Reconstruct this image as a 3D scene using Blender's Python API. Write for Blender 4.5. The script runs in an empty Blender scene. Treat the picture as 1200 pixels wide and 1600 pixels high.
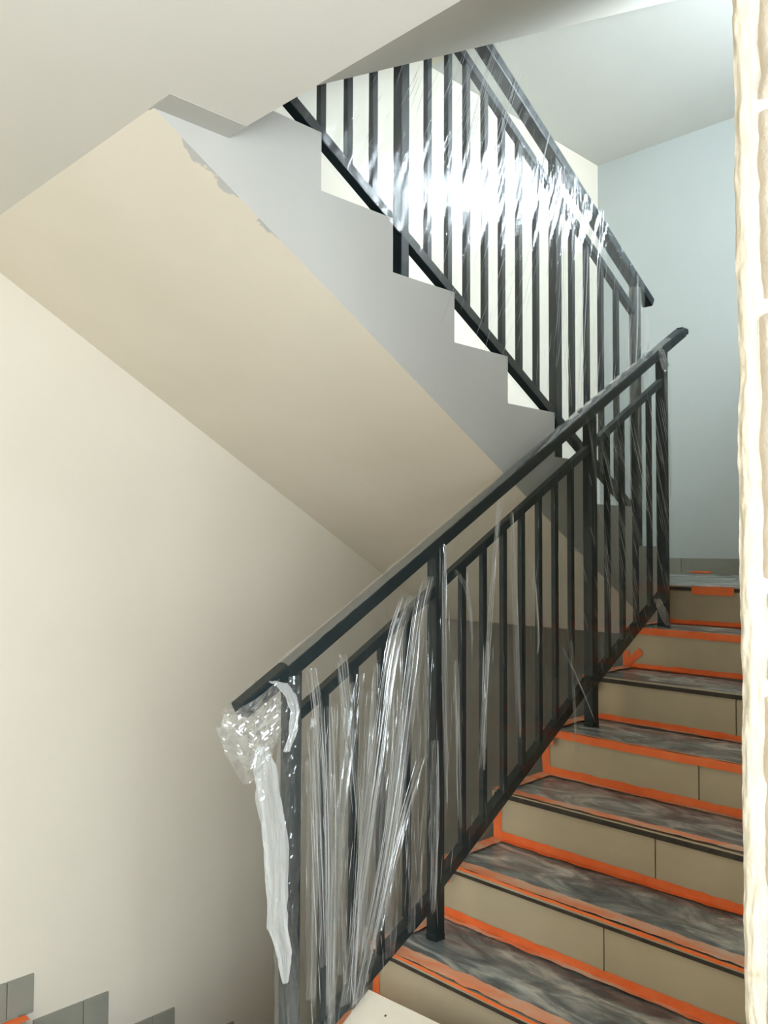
import bpy, bmesh, math, random
from mathutils import Vector, Matrix, noise

# ------------------------------------------------------------------ camera, light, exposure
scene = bpy.context.scene
COL = scene.collection
LIFT = 1.559                       # lobby floor ends up at z = 0

cam_data = bpy.data.cameras.new('camera')
cam = bpy.data.objects.new('camera', cam_data)
COL.objects.link(cam)
cam_data.sensor_fit = 'VERTICAL'
cam_data.sensor_height = 36.0
cam_data.lens = 1330.5 / 1600.0 * 36.0
cam_data.clip_start = 0.05
YAW, PITCH, ROLL = 0.7896, 0.0391, 0.0038
_F = Vector((-math.sin(YAW) * math.cos(PITCH), math.cos(YAW) * math.cos(PITCH), math.sin(PITCH)))
_R = Vector((math.cos(YAW), math.sin(YAW), 0))
_U = _R.cross(_F)
_R2 = math.cos(ROLL) * _R + math.sin(ROLL) * _U
_U2 = -math.sin(ROLL) * _R + math.cos(ROLL) * _U
M = Matrix((_R2, _U2, -_F)).transposed().to_4x4()
M.translation = Vector((1.7879, -3.6518, 0.1726 + LIFT))
cam.matrix_world = M
scene.camera = cam

world = bpy.data.worlds.new('sky')
scene.world = world
world.use_nodes = True
world.node_tree.nodes['Background'].inputs['Color'].default_value = (0.75, 0.87, 1.0, 1)
world.node_tree.nodes['Background'].inputs['Strength'].default_value = 1.2


def window_light(name, loc, rot, sx, sy, power, color):
    d = bpy.data.lights.new(name, 'AREA')
    d.shape = 'RECTANGLE'
    d.size, d.size_y = sx, sy
    d.energy = power
    d.color = color
    o = bpy.data.objects.new(name, d)
    COL.objects.link(o)
    o.location = (loc[0], loc[1], loc[2] + LIFT)
    o.rotation_euler = rot
    return o


# daylight entering by the stair window (right wall, over the half landing) and by the lobby window
window_light('daylight_stair_window', (1.78, 0.20, 2.36), (0, math.radians(90), 0), 0.62, 1.15, 405, (0.79, 0.905, 1.0))
window_light('daylight_lobby_window', (3.36, -4.0, 0.15), (0, math.radians(90), 0), 1.65, 1.95, 220, (0.84, 0.92, 1.0))

scene.view_settings.view_transform = 'Standard'
scene.view_settings.look = 'None'
scene.view_settings.exposure = 0.0
scene.view_settings.gamma = 1.0
scene.view_settings.use_curve_mapping = False
scene.cycles.transparent_max_bounces = 24
scene.cycles.max_bounces = 8
scene.cycles.diffuse_bounces = 4
scene.cycles.glossy_bounces = 3
scene.cycles.use_adaptive_sampling = True
scene.cycles.adaptive_threshold = 0.1

random.seed(7)

# ------------------------------------------------------------------ dimensions (stair metres; half landing top = 0)
T, H = 0.30, 0.1732
S = H / T
XE = -0.12          # left end of the up flight
XI = -0.0914        # inner face of the return flight
XL = -1.4375        # left wall
XR = 1.288          # right wall
YF = 1.713          # far wall
YU = 0.0471         # first riser of the return flight
D = 0.4448          # nosing line to soffit, measured plumb
ZC = 1.258          # underside of the lobby ceiling
YE = -2.38          # edge of the lobby ceiling
FLOOR = -9 * H
UP1 = 9 * H


# ------------------------------------------------------------------ materials
def mat(name):
    m = bpy.data.materials.new(name)
    m.use_nodes = True
    nt = m.node_tree
    nt.nodes.clear()
    out = nt.nodes.new('ShaderNodeOutputMaterial')
    return m, nt, out


def node(nt, kind, **kw):
    n = nt.nodes.new(kind)
    for k, v in kw.items():
        if k in n.inputs:
            n.inputs[k].default_value = v
        else:
            setattr(n, k, v)
    return n


def pos(nt, scale=(1, 1, 1), rot=(0, 0, 0)):
    g = nt.nodes.new('ShaderNodeNewGeometry')
    mp = nt.nodes.new('ShaderNodeMapping')
    mp.inputs['Scale'].default_value = scale
    mp.inputs['Rotation'].default_value = rot
    nt.links.new(g.outputs['Position'], mp.inputs['Vector'])
    return mp.outputs['Vector']


def noise_tex(nt, vec, scale, detail=4, rough=0.55, dist=0.0):
    n = node(nt, 'ShaderNodeTexNoise')
    n.inputs['Scale'].default_value = scale
    n.inputs['Detail'].default_value = detail
    n.inputs['Roughness'].default_value = rough
    n.inputs['Distortion'].default_value = dist
    nt.links.new(vec, n.inputs['Vector'])
    return n.outputs['Fac']


def ramp(nt, fac, stops):
    r = nt.nodes.new('ShaderNodeValToRGB')
    e = r.color_ramp.elements
    while len(e) < len(stops):
        e.new(0.5)
    for el, (p, c) in zip(e, stops):
        el.position = p
        el.color = (c[0], c[1], c[2], 1) if not isinstance(c, (int, float)) else (c, c, c, 1)
    nt.links.new(fac, r.inputs['Fac'])
    return r.outputs['Color']


def surface(name, stops, scale=3.0, rough=0.6, bump=0.1, bump_scale=60, spec=0.3, vscale=(1, 1, 1), dist=0.0, detail=5, metallic=0.0):
    m, nt, out = mat(name)
    b = node(nt, 'ShaderNodeBsdfPrincipled')
    b.inputs['Roughness'].default_value = rough
    b.inputs['Specular IOR Level'].default_value = spec
    b.inputs['Metallic'].default_value = metallic
    v = pos(nt, vscale)
    c = ramp(nt, noise_tex(nt, v, scale, detail, 0.6, dist), stops)
    nt.links.new(c, b.inputs['Base Color'])
    if bump:
        bn = node(nt, 'ShaderNodeBump')
        bn.inputs['Strength'].default_value = bump
        bn.inputs['Distance'].default_value = 0.01
        nt.links.new(noise_tex(nt, v, bump_scale, 4), bn.inputs['Height'])
        nt.links.new(bn.outputs['Normal'], b.inputs['Normal'])
    nt.links.new(b.outputs['BSDF'], out.inputs['Surface'])
    return m


def paint_with_flecks(name, c0, c1):
    """painted plaster: faint mottling plus tiny dark flecks"""
    m, nt, out = mat(name)
    b = node(nt, 'ShaderNodeBsdfPrincipled')
    b.inputs['Roughness'].default_value = 0.7
    b.inputs['Specular IOR Level'].default_value = 0.2
    v = pos(nt)
    c = ramp(nt, noise_tex(nt, v, 1.3, 5), [(0.3, c0), (0.7, c1)])
    vor = node(nt, 'ShaderNodeTexVoronoi')
    vor.inputs['Scale'].default_value = 3.2
    nt.links.new(v, vor.inputs['Vector'])
    fl = ramp(nt, vor.outputs['Distance'], [(0.010, 1.0), (0.016, 0.0)])
    mx = node(nt, 'ShaderNodeMix', data_type='RGBA')
    nt.links.new(fl, mx.inputs[0])
    nt.links.new(c, mx.inputs[6])
    mx.inputs[7].default_value = (0.12, 0.09, 0.07, 1)
    nt.links.new(mx.outputs[2], b.inputs['Base Color'])
    bn = node(nt, 'ShaderNodeBump')
    bn.inputs['Strength'].default_value = 0.10
    bn.inputs['Distance'].default_value = 0.01
    nt.links.new(noise_tex(nt, v, 9, 6), bn.inputs['Height'])
    nt.links.new(bn.outputs['Normal'], b.inputs['Normal'])
    nt.links.new(b.outputs['BSDF'], out.inputs['Surface'])
    return m


def soffit_paint(name):
    """cream soffit with the grey of the string lapped raggedly over its inner edge"""
    m, nt, out = mat(name)
    b = node(nt, 'ShaderNodeBsdfPrincipled')
    b.inputs['Roughness'].default_value = 0.7
    b.inputs['Specular IOR Level'].default_value = 0.2
    v = pos(nt)
    c = ramp(nt, noise_tex(nt, v, 1.6, 6), [(0.3, (0.77, 0.695, 0.575)), (0.7, (0.82, 0.745, 0.625))])
    g = nt.nodes.new('ShaderNodeNewGeometry')
    sx = nt.nodes.new('ShaderNodeSeparateXYZ')
    nt.links.new(g.outputs['Position'], sx.inputs[0])
    n = noise_tex(nt, v, 2.6, 6, 0.65)
    a = node(nt, 'ShaderNodeMath', operation='MULTIPLY_ADD')
    nt.links.new(n, a.inputs[0])
    a.inputs[1].default_value = 0.40
    nt.links.new(sx.outputs['X'], a.inputs[2])
    gt = ramp(nt, a.outputs[0], [(0.128, 0.0), (0.134, 1.0)])
    mx = node(nt, 'ShaderNodeMix', data_type='RGBA')
    nt.links.new(gt, mx.inputs[0])
    nt.links.new(c, mx.inputs[6])
    mx.inputs[7].default_value = (0.54, 0.53, 0.51, 1)
    nt.links.new(mx.outputs[2], b.inputs['Base Color'])
    bn = node(nt, 'ShaderNodeBump')
    bn.inputs['Strength'].default_value = 0.12
    bn.inputs['Distance'].default_value = 0.02
    nt.links.new(noise_tex(nt, v, 5, 6), bn.inputs['Height'])
    nt.links.new(bn.outputs['Normal'], b.inputs['Normal'])
    nt.links.new(b.outputs['BSDF'], out.inputs['Surface'])
    return m


def film(name, haze, rough, refl, tint=(0.97, 0.98, 0.98), bscale=(6, 40, 6), bump=0.4, brot=(0, 0, 0)):
    """clear cling film: mostly see-through, a thin gloss, a little milky haze"""
    m, nt, out = mat(name)
    tr = node(nt, 'ShaderNodeBsdfTransparent')
    tr.inputs['Color'].default_value = (*tint, 1)
    gl = node(nt, 'ShaderNodeBsdfGlossy')
    gl.inputs['Color'].default_value = (1, 1, 1, 1)
    gl.inputs['Roughness'].default_value = rough
    if bump:
        bn = node(nt, 'ShaderNodeBump')
        bn.inputs['Strength'].default_value = bump
        bn.inputs['Distance'].default_value = 0.01
        v = pos(nt, bscale, brot)
        nt.links.new(noise_tex(nt, v, 3.0, 3, 0.6, 0.0), bn.inputs['Height'])
        nt.links.new(bn.outputs['Normal'], gl.inputs['Normal'])
    lw = node(nt, 'ShaderNodeLayerWeight')
    pw = node(nt, 'ShaderNodeMath', operation='POWER')
    nt.links.new(lw.outputs['Facing'], pw.inputs[0])
    pw.inputs[1].default_value = 3.5
    ma = node(nt, 'ShaderNodeMath', operation='MULTIPLY_ADD')
    nt.links.new(pw.outputs[0], ma.inputs[0])
    ma.inputs[1].default_value = 0.45
    ma.inputs[2].default_value = refl
    ma.use_clamp = True
    mx = node(nt, 'ShaderNodeMixShader')
    nt.links.new(ma.outputs[0], mx.inputs[0])
    nt.links.new(tr.outputs[0], mx.inputs[1])
    nt.links.new(gl.outputs[0], mx.inputs[2])
    df = node(nt, 'ShaderNodeBsdfDiffuse')
    df.inputs['Color'].default_value = (0.85, 0.86, 0.86, 1)
    tl = node(nt, 'ShaderNodeBsdfTranslucent')
    tl.inputs['Color'].default_value = (0.85, 0.86, 0.86, 1)
    m2 = node(nt, 'ShaderNodeMixShader')
    m2.inputs[0].default_value = 0.45
    nt.links.new(df.outputs[0], m2.inputs[1])
    nt.links.new(tl.outputs[0], m2.inputs[2])
    m3 = node(nt, 'ShaderNodeMixShader')
    m3.inputs[0].default_value = haze
    nt.links.new(mx.outputs[0], m3.inputs[1])
    nt.links.new(m2.outputs[0], m3.inputs[2])
    nt.links.new(m3.outputs[0], out.inputs['Surface'])
    return m


MT = {}
MT['cream'] = paint_with_flecks('cream_wall_paint', (0.74, 0.672, 0.56), (0.79, 0.722, 0.61))
MT['ceil'] = surface('off_white_ceiling_paint', [(0.3, (0.75, 0.72, 0.655)), (0.7, (0.79, 0.76, 0.695))], 1.2, 0.75, 0.06, 12, 0.2)
MT['ceil_grey'] = surface('pale_grey_ceiling_paint', [(0.3, (0.60, 0.595, 0.555)), (0.7, (0.64, 0.635, 0.595))], 1.2, 0.75, 0.06, 12, 0.2)
MT['grey_wall'] = surface('cool_grey_wall_paint', [(0.3, (0.48, 0.51, 0.49)), (0.7, (0.52, 0.55, 0.53))], 0.9, 0.7, 0.05, 15, 0.2)
MT['string'] = surface('light_grey_string_paint', [(0.3, (0.51, 0.495, 0.455)), (0.7, (0.55, 0.535, 0.495))], 1.4, 0.7, 0.06, 10, 0.2)
MT['soffit'] = soffit_paint('soffit_paint')
MT['concrete'] = surface('bare_concrete', [(0.3, (0.30, 0.28, 0.25)), (0.7, (0.40, 0.38, 0.34))], 6, 0.9, 0.3, 40)
MT['riser'] = surface('olive_beige_tile', [(0.25, (0.47, 0.385, 0.255)), (0.75, (0.56, 0.465, 0.315))], 5, 0.5, 0.05, 120, 0.4)
MT['skirt'] = surface('grey_olive_tile', [(0.25, (0.25, 0.245, 0.20)), (0.75, (0.32, 0.31, 0.255))], 5, 0.5, 0.05, 120, 0.4)
MT['trim'] = surface('dark_brown_nosing', [(0.3, (0.035, 0.028, 0.022)), (0.7, (0.07, 0.055, 0.042))], 20, 0.6, 0.1, 80)
MT['metal'] = surface('charcoal_coated_steel', [(0.3, (0.007, 0.014, 0.016)), (0.7, (0.012, 0.021, 0.023))], 12, 0.38, 0.03, 150, 0.35)
MT['sheet'] = surface('dusty_dark_film', [(0.34, (0.085, 0.10, 0.108)), (0.46, (0.17, 0.19, 0.19)), (0.54, (0.30, 0.315, 0.30)), (0.66, (0.58, 0.57, 0.51))], 6, 0.24, 0.5, 26, 0.55, (0.6, 1.5, 1.0), 1.5, 8)
MT['tape'] = surface('orange_masking_tape', [(0.3, (0.92, 0.16, 0.035)), (0.7, (0.96, 0.23, 0.07))], 14, 0.55, 0.15, 60, 0.3)
MT['dusty_tape'] = surface('dusty_orange_tape', [(0.32, (0.90, 0.22, 0.075)), (0.5, (0.85, 0.36, 0.20)), (0.68, (0.76, 0.54, 0.39))], 9, 0.65, 0.15, 60, 0.3, (0.6, 1.5, 1), 0.8)
MT['board'] = surface('cream_laminate', [(0.3, (0.70, 0.62, 0.50)), (0.7, (0.75, 0.67, 0.55))], 3, 0.45, 0.03, 90, 0.4)
MT['plaster'] = surface('rough_cream_plaster', [(0.28, (0.47, 0.36, 0.245)), (0.40, (0.57, 0.49, 0.37)), (0.8, (0.60, 0.525, 0.41))], 18, 0.85, 0.3, 70, 0.2, (1, 1, 0.6), 0.8, 6)
MT['lime'] = surface('white_lime_mortar', [(0.3, (0.62, 0.58, 0.51)), (0.7, (0.68, 0.65, 0.585))], 20, 0.9, 0.4, 60, 0.15)
MT['block'] = surface('pale_aerated_block', [(0.25, (0.59, 0.50, 0.39)), (0.7, (0.64, 0.565, 0.465))], 14, 0.9, 0.3, 90, 0.15, detail=8)
MT['frame'] = surface('white_window_plastic', [(0.3, (0.78, 0.78, 0.78)), (0.7, (0.82, 0.82, 0.82))], 5, 0.4, 0)
MT['floor'] = surface('beige_floor_tile', [(0.3, (0.40, 0.37, 0.31)), (0.7, (0.46, 0.43, 0.365))], 3, 0.5, 0.05, 60, 0.4)
MT['film'] = film('cling_film', 0.006, 0.10, 0.02, bump=0)
MT['pleat'] = film('pleated_cling_film', 0.055, 0.12, 0.06, bump=0)
MT['film_up'] = film('cling_film_tight', 0.05, 0.07, 0.06, bscale=(10, 55, 5), bump=0.22, brot=(math.radians(22), 0, 0))
MT['fold'] = film('folded_film_painted_glint', 0.50, 0.16, 0.22, bump=0)  # milky folds, haze raised so painted white stands in for window reflections
MT['crease'] = film('creased_film_painted_glint', 0.75, 0.2, 0.15, bump=0)  # whiter copy of the folds: glints painted in where little light reaches
MT['wad'] = film('crumpled_cling_film', 0.10, 0.10, 0.16, bump=0)
MT['rope'] = film('bunched_cling_film', 0.34, 0.14, 0.16, bump=0)
MT['glass'] = film('window_glass', 0.0, 0.02, 0.03, bump=0.0)

# ------------------------------------------------------------------ mesh helpers
TOPS = []


class MB:
    """collects verts/faces in stair coordinates, then links them as ONE mesh object"""

    def __init__(self):
        self.v, self.f, self.m = [], [], []

    def box(self, a, b, mi=0):
        x0, y0, z0 = a
        x1, y1, z1 = b
        n = len(self.v)
        self.v += [(x0, y0, z0), (x1, y0, z0), (x1, y1, z0), (x0, y1, z0), (x0, y0, z1), (x1, y0, z1), (x1, y1, z1), (x0, y1, z1)]
        for q in ((0, 3, 2, 1), (4, 5, 6, 7), (0, 1, 5, 4), (1, 2, 6, 5), (2, 3, 7, 6), (3, 0, 4, 7)):
            self.f.append(tuple(n + i for i in q))
            self.m.append(mi)
        return self

    def extrude_x(self, poly, x0, x1, mside=0, medge=None):
        """poly of (y, z), counter-clockwise seen from +X"""
        n = len(self.v)
        k = len(poly)
        self.v += [(x0, y, z) for y, z in poly] + [(x1, y, z) for y, z in poly]
        self.f.append(tuple(n + i for i in reversed(range(k))))
        self.m.append(mside)
        self.f.append(tuple(n + k + i for i in range(k)))
        self.m.append(mside)
        for i in range(k):
            j = (i + 1) % k
            self.f.append((n + i, n + j, n + k + j, n + k + i))
            self.m.append(medge[i] if medge else mside)
        return self

    def grid(self, nu, nv, fn, close_v=False, mi=0):
        n = len(self.v)
        for i in range(nu + 1):
            for j in range(nv + (0 if close_v else 1)):
                self.v.append(tuple(fn(i / nu, j / nv)))
        w = nv if close_v else nv + 1
        for i in range(nu):
            for j in range(nv):
                j2 = (j + 1) % w
                self.f.append((n + i * w + j, n + (i + 1) * w + j, n + (i + 1) * w + j2, n + i * w + j2))
                self.m.append(mi)
        return self

    def build(self, name, mats, parent=None, origin=None, smooth=False, bevel=0.0):
        o = Vector(parent_base(parent) if parent is not None else (origin or (0, 0, 0)))
        me = bpy.data.meshes.new(name)
        me.from_pydata([tuple(Vector(p) - o) for p in self.v], [], self.f)
        if not isinstance(mats, (list, tuple)):
            mats = [mats]
        for m_ in mats:
            me.materials.append(MT[m_])
        for p, i in zip(me.polygons, self.m):
            p.material_index = i
            p.use_smooth = smooth
        bm = bmesh.new()
        bm.from_mesh(me)
        if bevel:
            bmesh.ops.bevel(bm, geom=bm.edges[:], offset=bevel, segments=2, affect='EDGES', profile=0.6)
        bmesh.ops.recalc_face_normals(bm, faces=bm.faces[:])
        bm.to_mesh(me)
        bm.free()
        me.update()
        ob = bpy.data.objects.new(name, me)
        COL.objects.link(ob)
        if parent is not None:
            ob.parent = parent
        else:
            ob.location = o
            TOPS.append(ob)
        ob['_base'] = tuple(o)
        return ob


def parent_base(p):
    return tuple(p['_base'])


def thing(name, label, cat, base, group=None, kind=None):
    o = bpy.data.objects.new(name, None)
    COL.objects.link(o)
    o.location = base
    o['_base'] = tuple(base)
    o.empty_display_size = 0.1
    TOPS.append(o)
    return tag(o, label, cat, group, kind)


def tag(o, label, cat=None, group=None, kind=None):
    o['label'] = label
    if cat:
        o['category'] = cat
    if group:
        o['group'] = group
    if kind:
        o['kind'] = kind
    return o


def clone(src, name, parent, delta):
    o = bpy.data.objects.new(name, src.data)
    COL.objects.link(o)
    o.parent = parent
    o.location = Vector(src.location) + Vector(delta)
    o['_base'] = src['_base']
    return o


def fbm(p, s=1.0, o=4):
    return noise.fractal(Vector(p) * s, 1.0, 2.0, o)


# ------------------------------------------------------------------ room shell
def box_obj(name, a, b, m, label, cat, kind='structure'):
    o = MB().box(a, b).build(name, m, origin=((a[0] + b[0]) / 2, (a[1] + b[1]) / 2, a[2]))
    return tag(o, label, cat, None, kind)


BOT, TOP = -3.4, 4.6
box_obj('wall_left', (XL - 0.2, -6.2, BOT), (XL, YF + 0.2, TOP), 'cream', 'cream plastered wall on the left below and beside the return flight', 'wall')
box_obj('wall_far', (XL, YF, BOT), (3.4, YF + 0.2, TOP), 'grey_wall', 'pale grey wall at the back of the half landing', 'wall')
box_obj('wall_back', (XL, -6.2, BOT), (3.2, -6.0, TOP), 'cream', 'cream wall of the lobby behind the viewer', 'wall')
box_obj('floor', (XL, -6.0, FLOOR - 0.3), (3.2, -2.35, FLOOR), 'floor', 'beige tiled floor of the lobby at the foot of the stairs', 'floor')
box_obj('floor_lower', (XL, -2.35, BOT), (3.2, YF, BOT + 0.15), 'concrete', 'bare floor far below the half landing', 'floor')
box_obj('ceiling_top', (XL, -6.0, TOP - 0.1), (3.2, YF, TOP), 'ceil', 'white ceiling of the storey above', 'ceiling')

c = MB().box((XL, -6.0, ZC), (3.2, YE, UP1)).build('ceiling', 'ceil', origin=(0.9, -4.2, ZC))
tag(c, 'off-white underside of the landing overhead', 'ceiling', None, 'structure')
# the dab of grey string paint carried over on to the ceiling between the flights
b_ = MB()
b_.v = [(-0.108, -2.606, ZC - 0.0015), (-0.004, -2.606, ZC - 0.0015), (-0.004, YE + 0.001, ZC - 0.0015), (-0.0915, YE + 0.001, ZC - 0.0015),
        (-0.108, -2.606, ZC), (-0.004, -2.606, ZC), (-0.004, YE + 0.001, ZC), (-0.0915, YE + 0.001, ZC)]
b_.f = [(0, 1, 2, 3), (7, 6, 5, 4), (0, 4, 5, 1), (1, 5, 6, 2), (2, 6, 7, 3), (3, 7, 4, 0)]
b_.m = [0] * 6
tag(b_.build('paint_patch', 'string', c), 'grey paint patch beside the string')


def wall_with_opening(name, m, x0, x1, y0, y1, z0, z1, oy0, oy1, oz0, oz1, label, cat):
    mb = MB()
    mb.box((x0, y0, z0), (x1, oy0, z1)).box((x0, oy1, z0), (x1, y1, z1))
    mb.box((x0, oy0, z0), (x1, oy1, oz0)).box((x0, oy0, oz1), (x1, oy1, z1))
    o = mb.build(name, m, origin=((x0 + x1) / 2, (y0 + y1) / 2, z0))
    return tag(o, label, cat, None, 'structure')


def window(name, x, y0, y1, z0, z1, label):
    w = thing(name, label, 'window', (x, (y0 + y1) / 2, z0), None, 'structure')
    f = 0.04
    fr = MB()
    fr.box((x - 0.03, y0, z0), (x + 0.03, y1, z0 + f)).box((x - 0.03, y0, z1 - f), (x + 0.03, y1, z1))
    fr.box((x - 0.03, y0, z0 + f), (x + 0.03, y0 + f, z1 - f)).box((x - 0.03, y1 - f, z0 + f), (x + 0.03, y1, z1 - f))
    ym = (y0 + y1) / 2
    fr.box((x - 0.03, ym - 0.03, z0 + f), (x + 0.03, ym + 0.03, z1 - f))
    fr.build('window_frame', 'frame', w)
    for a, b in ((y0 + f, ym - 0.03), (ym + 0.03, y1 - f)):
        MB().box((x - 0.003, a, z0 + f), (x + 0.003, b, z1 - f)).build('pane', 'glass', w)
    MB().box((x - 0.14, y0, z0 - 0.02), (x - 0.03, y1, z0)).build('window_sill', 'frame', w)
    return w


wr = wall_with_opening('wall_right', 'ceil', XR + 0.024, 1.55, -2.40, YF, BOT, TOP, -0.25, 0.65, 2.08, 2.54,
                       'right-hand stair wall with its raw broken end beside the viewer', 'wall')
window('window_1', 1.50, -0.25, 0.65, 2.10, 2.54, 'daylit stair window above the half landing')
wall_with_opening('wall_lobby', 'cream', 3.2, 3.4, -6.2, YF, BOT, TOP, -5.0, -3.0, -0.7, 1.0,
                  'cream lobby wall with a window to the right of the viewer', 'wall')
window('window_2', 3.32, -5.0, -3.0, -0.68, 1.0, 'daylit window in the lobby wall')
box_obj('wall_partition', (1.55, -2.40, BOT), (3.2, -2.30, TOP), 'cream', 'cream partition closing the lobby beside the stair wall', 'wall')


# plaster coat on the stair side of the right wall, with its ragged end towards the viewer
def plaster_end(u, v):
    z = FLOOR + v * (ZC - FLOOR)
    n1 = fbm((0.3, 0.0, z * 6.0), 1.0, 5)
    n2 = fbm((u * 3, 4.0, z * 25.0), 1.0, 4)
    chip = max(0.0, fbm((2.0, 9.0, z * 3.1), 1.0, 2) - 0.25)
    x = XR + u * (0.022 + 0.006 * n1) + (1 - u) * (0.0012 * n1 + 0.0010 * n2 + 0.006 * chip)
    y = -2.45 - 0.003 * math.sin(u * math.pi) + 0.002 * n2 + 0.003 * n1
    return (x, y, z)


pl = MB()
pl.grid(10, 420, plaster_end)
pl.grid(1, 420, lambda u, v: (plaster_end(0, v)[0], plaster_end(0, v)[1] + u * 0.06, plaster_end(0, v)[2]))
pl.grid(1, 420, lambda u, v: (plaster_end(1, v)[0], plaster_end(1, v)[1] + u * 0.04, plaster_end(1, v)[2]))
pl.box((XR + 0.001, -2.41, FLOOR), (XR + 0.024, YF, -0.0))
pl.box((XR + 0.001, -2.41, -0.0), (XR + 0.024, -0.08, ZC))
pl.box((XR + 0.001, -0.08, 0.0), (XR + 0.024, YF, 2.08))
pl.box((XR + 0.001, 0.65, 2.08), (XR + 0.024, YF, 2.92))
tag(pl.build('plaster_coat', 'plaster', wr, smooth=True), 'ragged cream plaster edge')
zz = FLOOR + 0.02
bi = 0
joint_z = [FLOOR, -1.30, -1.02, -0.76, -0.50, -0.02, 0.115, 0.51, 0.80, 1.06, ZC]
for a, b in zip(joint_z[:-1], joint_z[1:]):
    bi += 1

    def blk(u, v, a=a, b=b, bi=bi):
        z = a + 0.004 + v * (b - a - 0.008)
        e = min(u, 1 - u) * 6
        e2 = min(v, 1 - v) * (b - a) / 0.012
        rim = min(1.0, e * 2, e2)
        n1 = fbm((u * 4 + bi * 3, 1.0, z * 14), 1.0, 5)
        x = XR + 0.0235 + u * 0.235 + (1 - u) * (0.005 * fbm((bi * 1.7, 0, z * 9), 1, 4) + 0.004 * math.sin(bi * 2.3))
        y = -2.428 - 0.018 * math.sqrt(max(0.0, rim)) - 0.004 * n1
        return (x, y, z)
    k = MB()
    k.grid(40, 36, blk)
    k.grid(1, 36, lambda u, v: (blk(0, v)[0], blk(0, v)[1] + u * 0.05, blk(0, v)[2]))
    k.grid(40, 1, lambda u, v: (blk(u, 0)[0], blk(u, 0)[1] + v * 0.05, blk(u, 0)[2]))
    k.grid(40, 1, lambda u, v: (blk(u, 1)[0], blk(u, 1)[1] + v * 0.05, blk(u, 1)[2]))
    k.build('block', 'block', wr, smooth=True)
mo = MB().grid(4, 200, lambda u, v: (XR + 0.018 + u * 0.25, -2.437 + 0.002 * fbm((u * 9, 2, v * 60), 1, 3), FLOOR + v * (ZC - FLOOR)))
mo.build('mortar', 'lime', wr, smooth=True)

# ------------------------------------------------------------------ half landings
ld = thing('half_landing', 'half landing at the head of the taped stairs', 'landing', (0, 0.9, -0.24), None, 'structure')
MB().box((XL, YU + 0.002, -0.24), (XE, YF, -0.022)).box((XE, 0.10, -0.24), (XR, YF, -0.022)).build('slab', ['ceil'], ld)
for i in range(3):
    for j in range(5):
        x0, y0 = XL + 0.003 + j * 0.545, 0.0155 + i * 0.566
        MB().box((x0, y0, -0.022), (x0 + 0.541, y0 + 0.562, -0.004)).build('floor_tile', 'riser', ld)
ld2 = MB().box((XL, -0.09, 2.926), (XR, YF, 3.118)).build('ceiling', 'ceil_grey', origin=(0, 0.8, 2.926))
tag(ld2, 'pale underside of the half landing one storey up', 'ceiling', None, 'structure')
MB().box((XL, 0.0, BOT + 0.15), (XR, YF, -3.118)).build('ceiling', 'ceil')
tag(TOPS[-1], 'half landing below the descending flight', 'landing', None, 'structure')
TOPS[-1].name = 'floor_half_landing'
TOPS[-1].data.name = 'floor_half_landing'


# skirting tiles along the far wall and left wall of the half landing
def skirting(name, label, pieces, m='skirt'):
    b0 = pieces[0][0]
    t = thing(name, label, 'skirting', b0, None, 'structure')
    for a, b in pieces:
        MB().box(a, b).build('skirting_tile', m, t, bevel=0.0015)
    return t


ps = []
x = XL + 0.012
while x < XR - 0.02:
    ps.append(((x, YF - 0.010, -0.003), (min(x + 0.597, XR - 0.002), YF, 0.096)))
    x += 0.60
skirting('baseboard_far', 'olive tile skirting along the far wall of the half landing', ps)
ps = []
y = 0.06
while y < YF - 0.02:
    ps.append(((XL, y, -0.003), (XL + 0.010, min(y + 0.597, YF - 0.012), 0.096)))
    y += 0.60
skirting('baseboard_left', 'olive tile skirting on the left wall of the half landing', ps)
# stepped skirting of the descending flight
ps = []
YS, ZS = -2.2912, -1.4289
ps.append(((XL, -3.0, FLOOR), (XL + 0.010, -2.391, ZS)))
ps.append(((XL, -2.388, FLOOR - 0.01), (XL + 0.010, YS, ZS)))
for i in range(1, 8):
    zt = ZS - i * H
    y1 = YS + i * T
    ps.append(((XL, y1 - T + 0.001, zt - 0.14), (XL + 0.010, y1 - 0.106, zt)))
    ps.append(((XL, y1 - 0.103, zt - 0.14 - H * 0.6), (XL + 0.010, y1, zt)))
skirting('baseboard_stepped', 'stepped grey tile skirting of the descending flight low on the left wall', ps)


# ------------------------------------------------------------------ stair flights
def up_profile(yb, zb, n, soff, z_end_under, y_end):
    """steps rising towards +Y; last nosing at (yb, zb); n risers; returns CCW (seen from +X)"""
    pts = []
    for k in range(n - 1, -1, -1):
        y = yb - k * T
        pts.append((y, zb - (k + 1) * H - (0 if k == n - 1 else 0.0)))
        pts.append((y, zb - k * H))
    return pts


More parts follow.
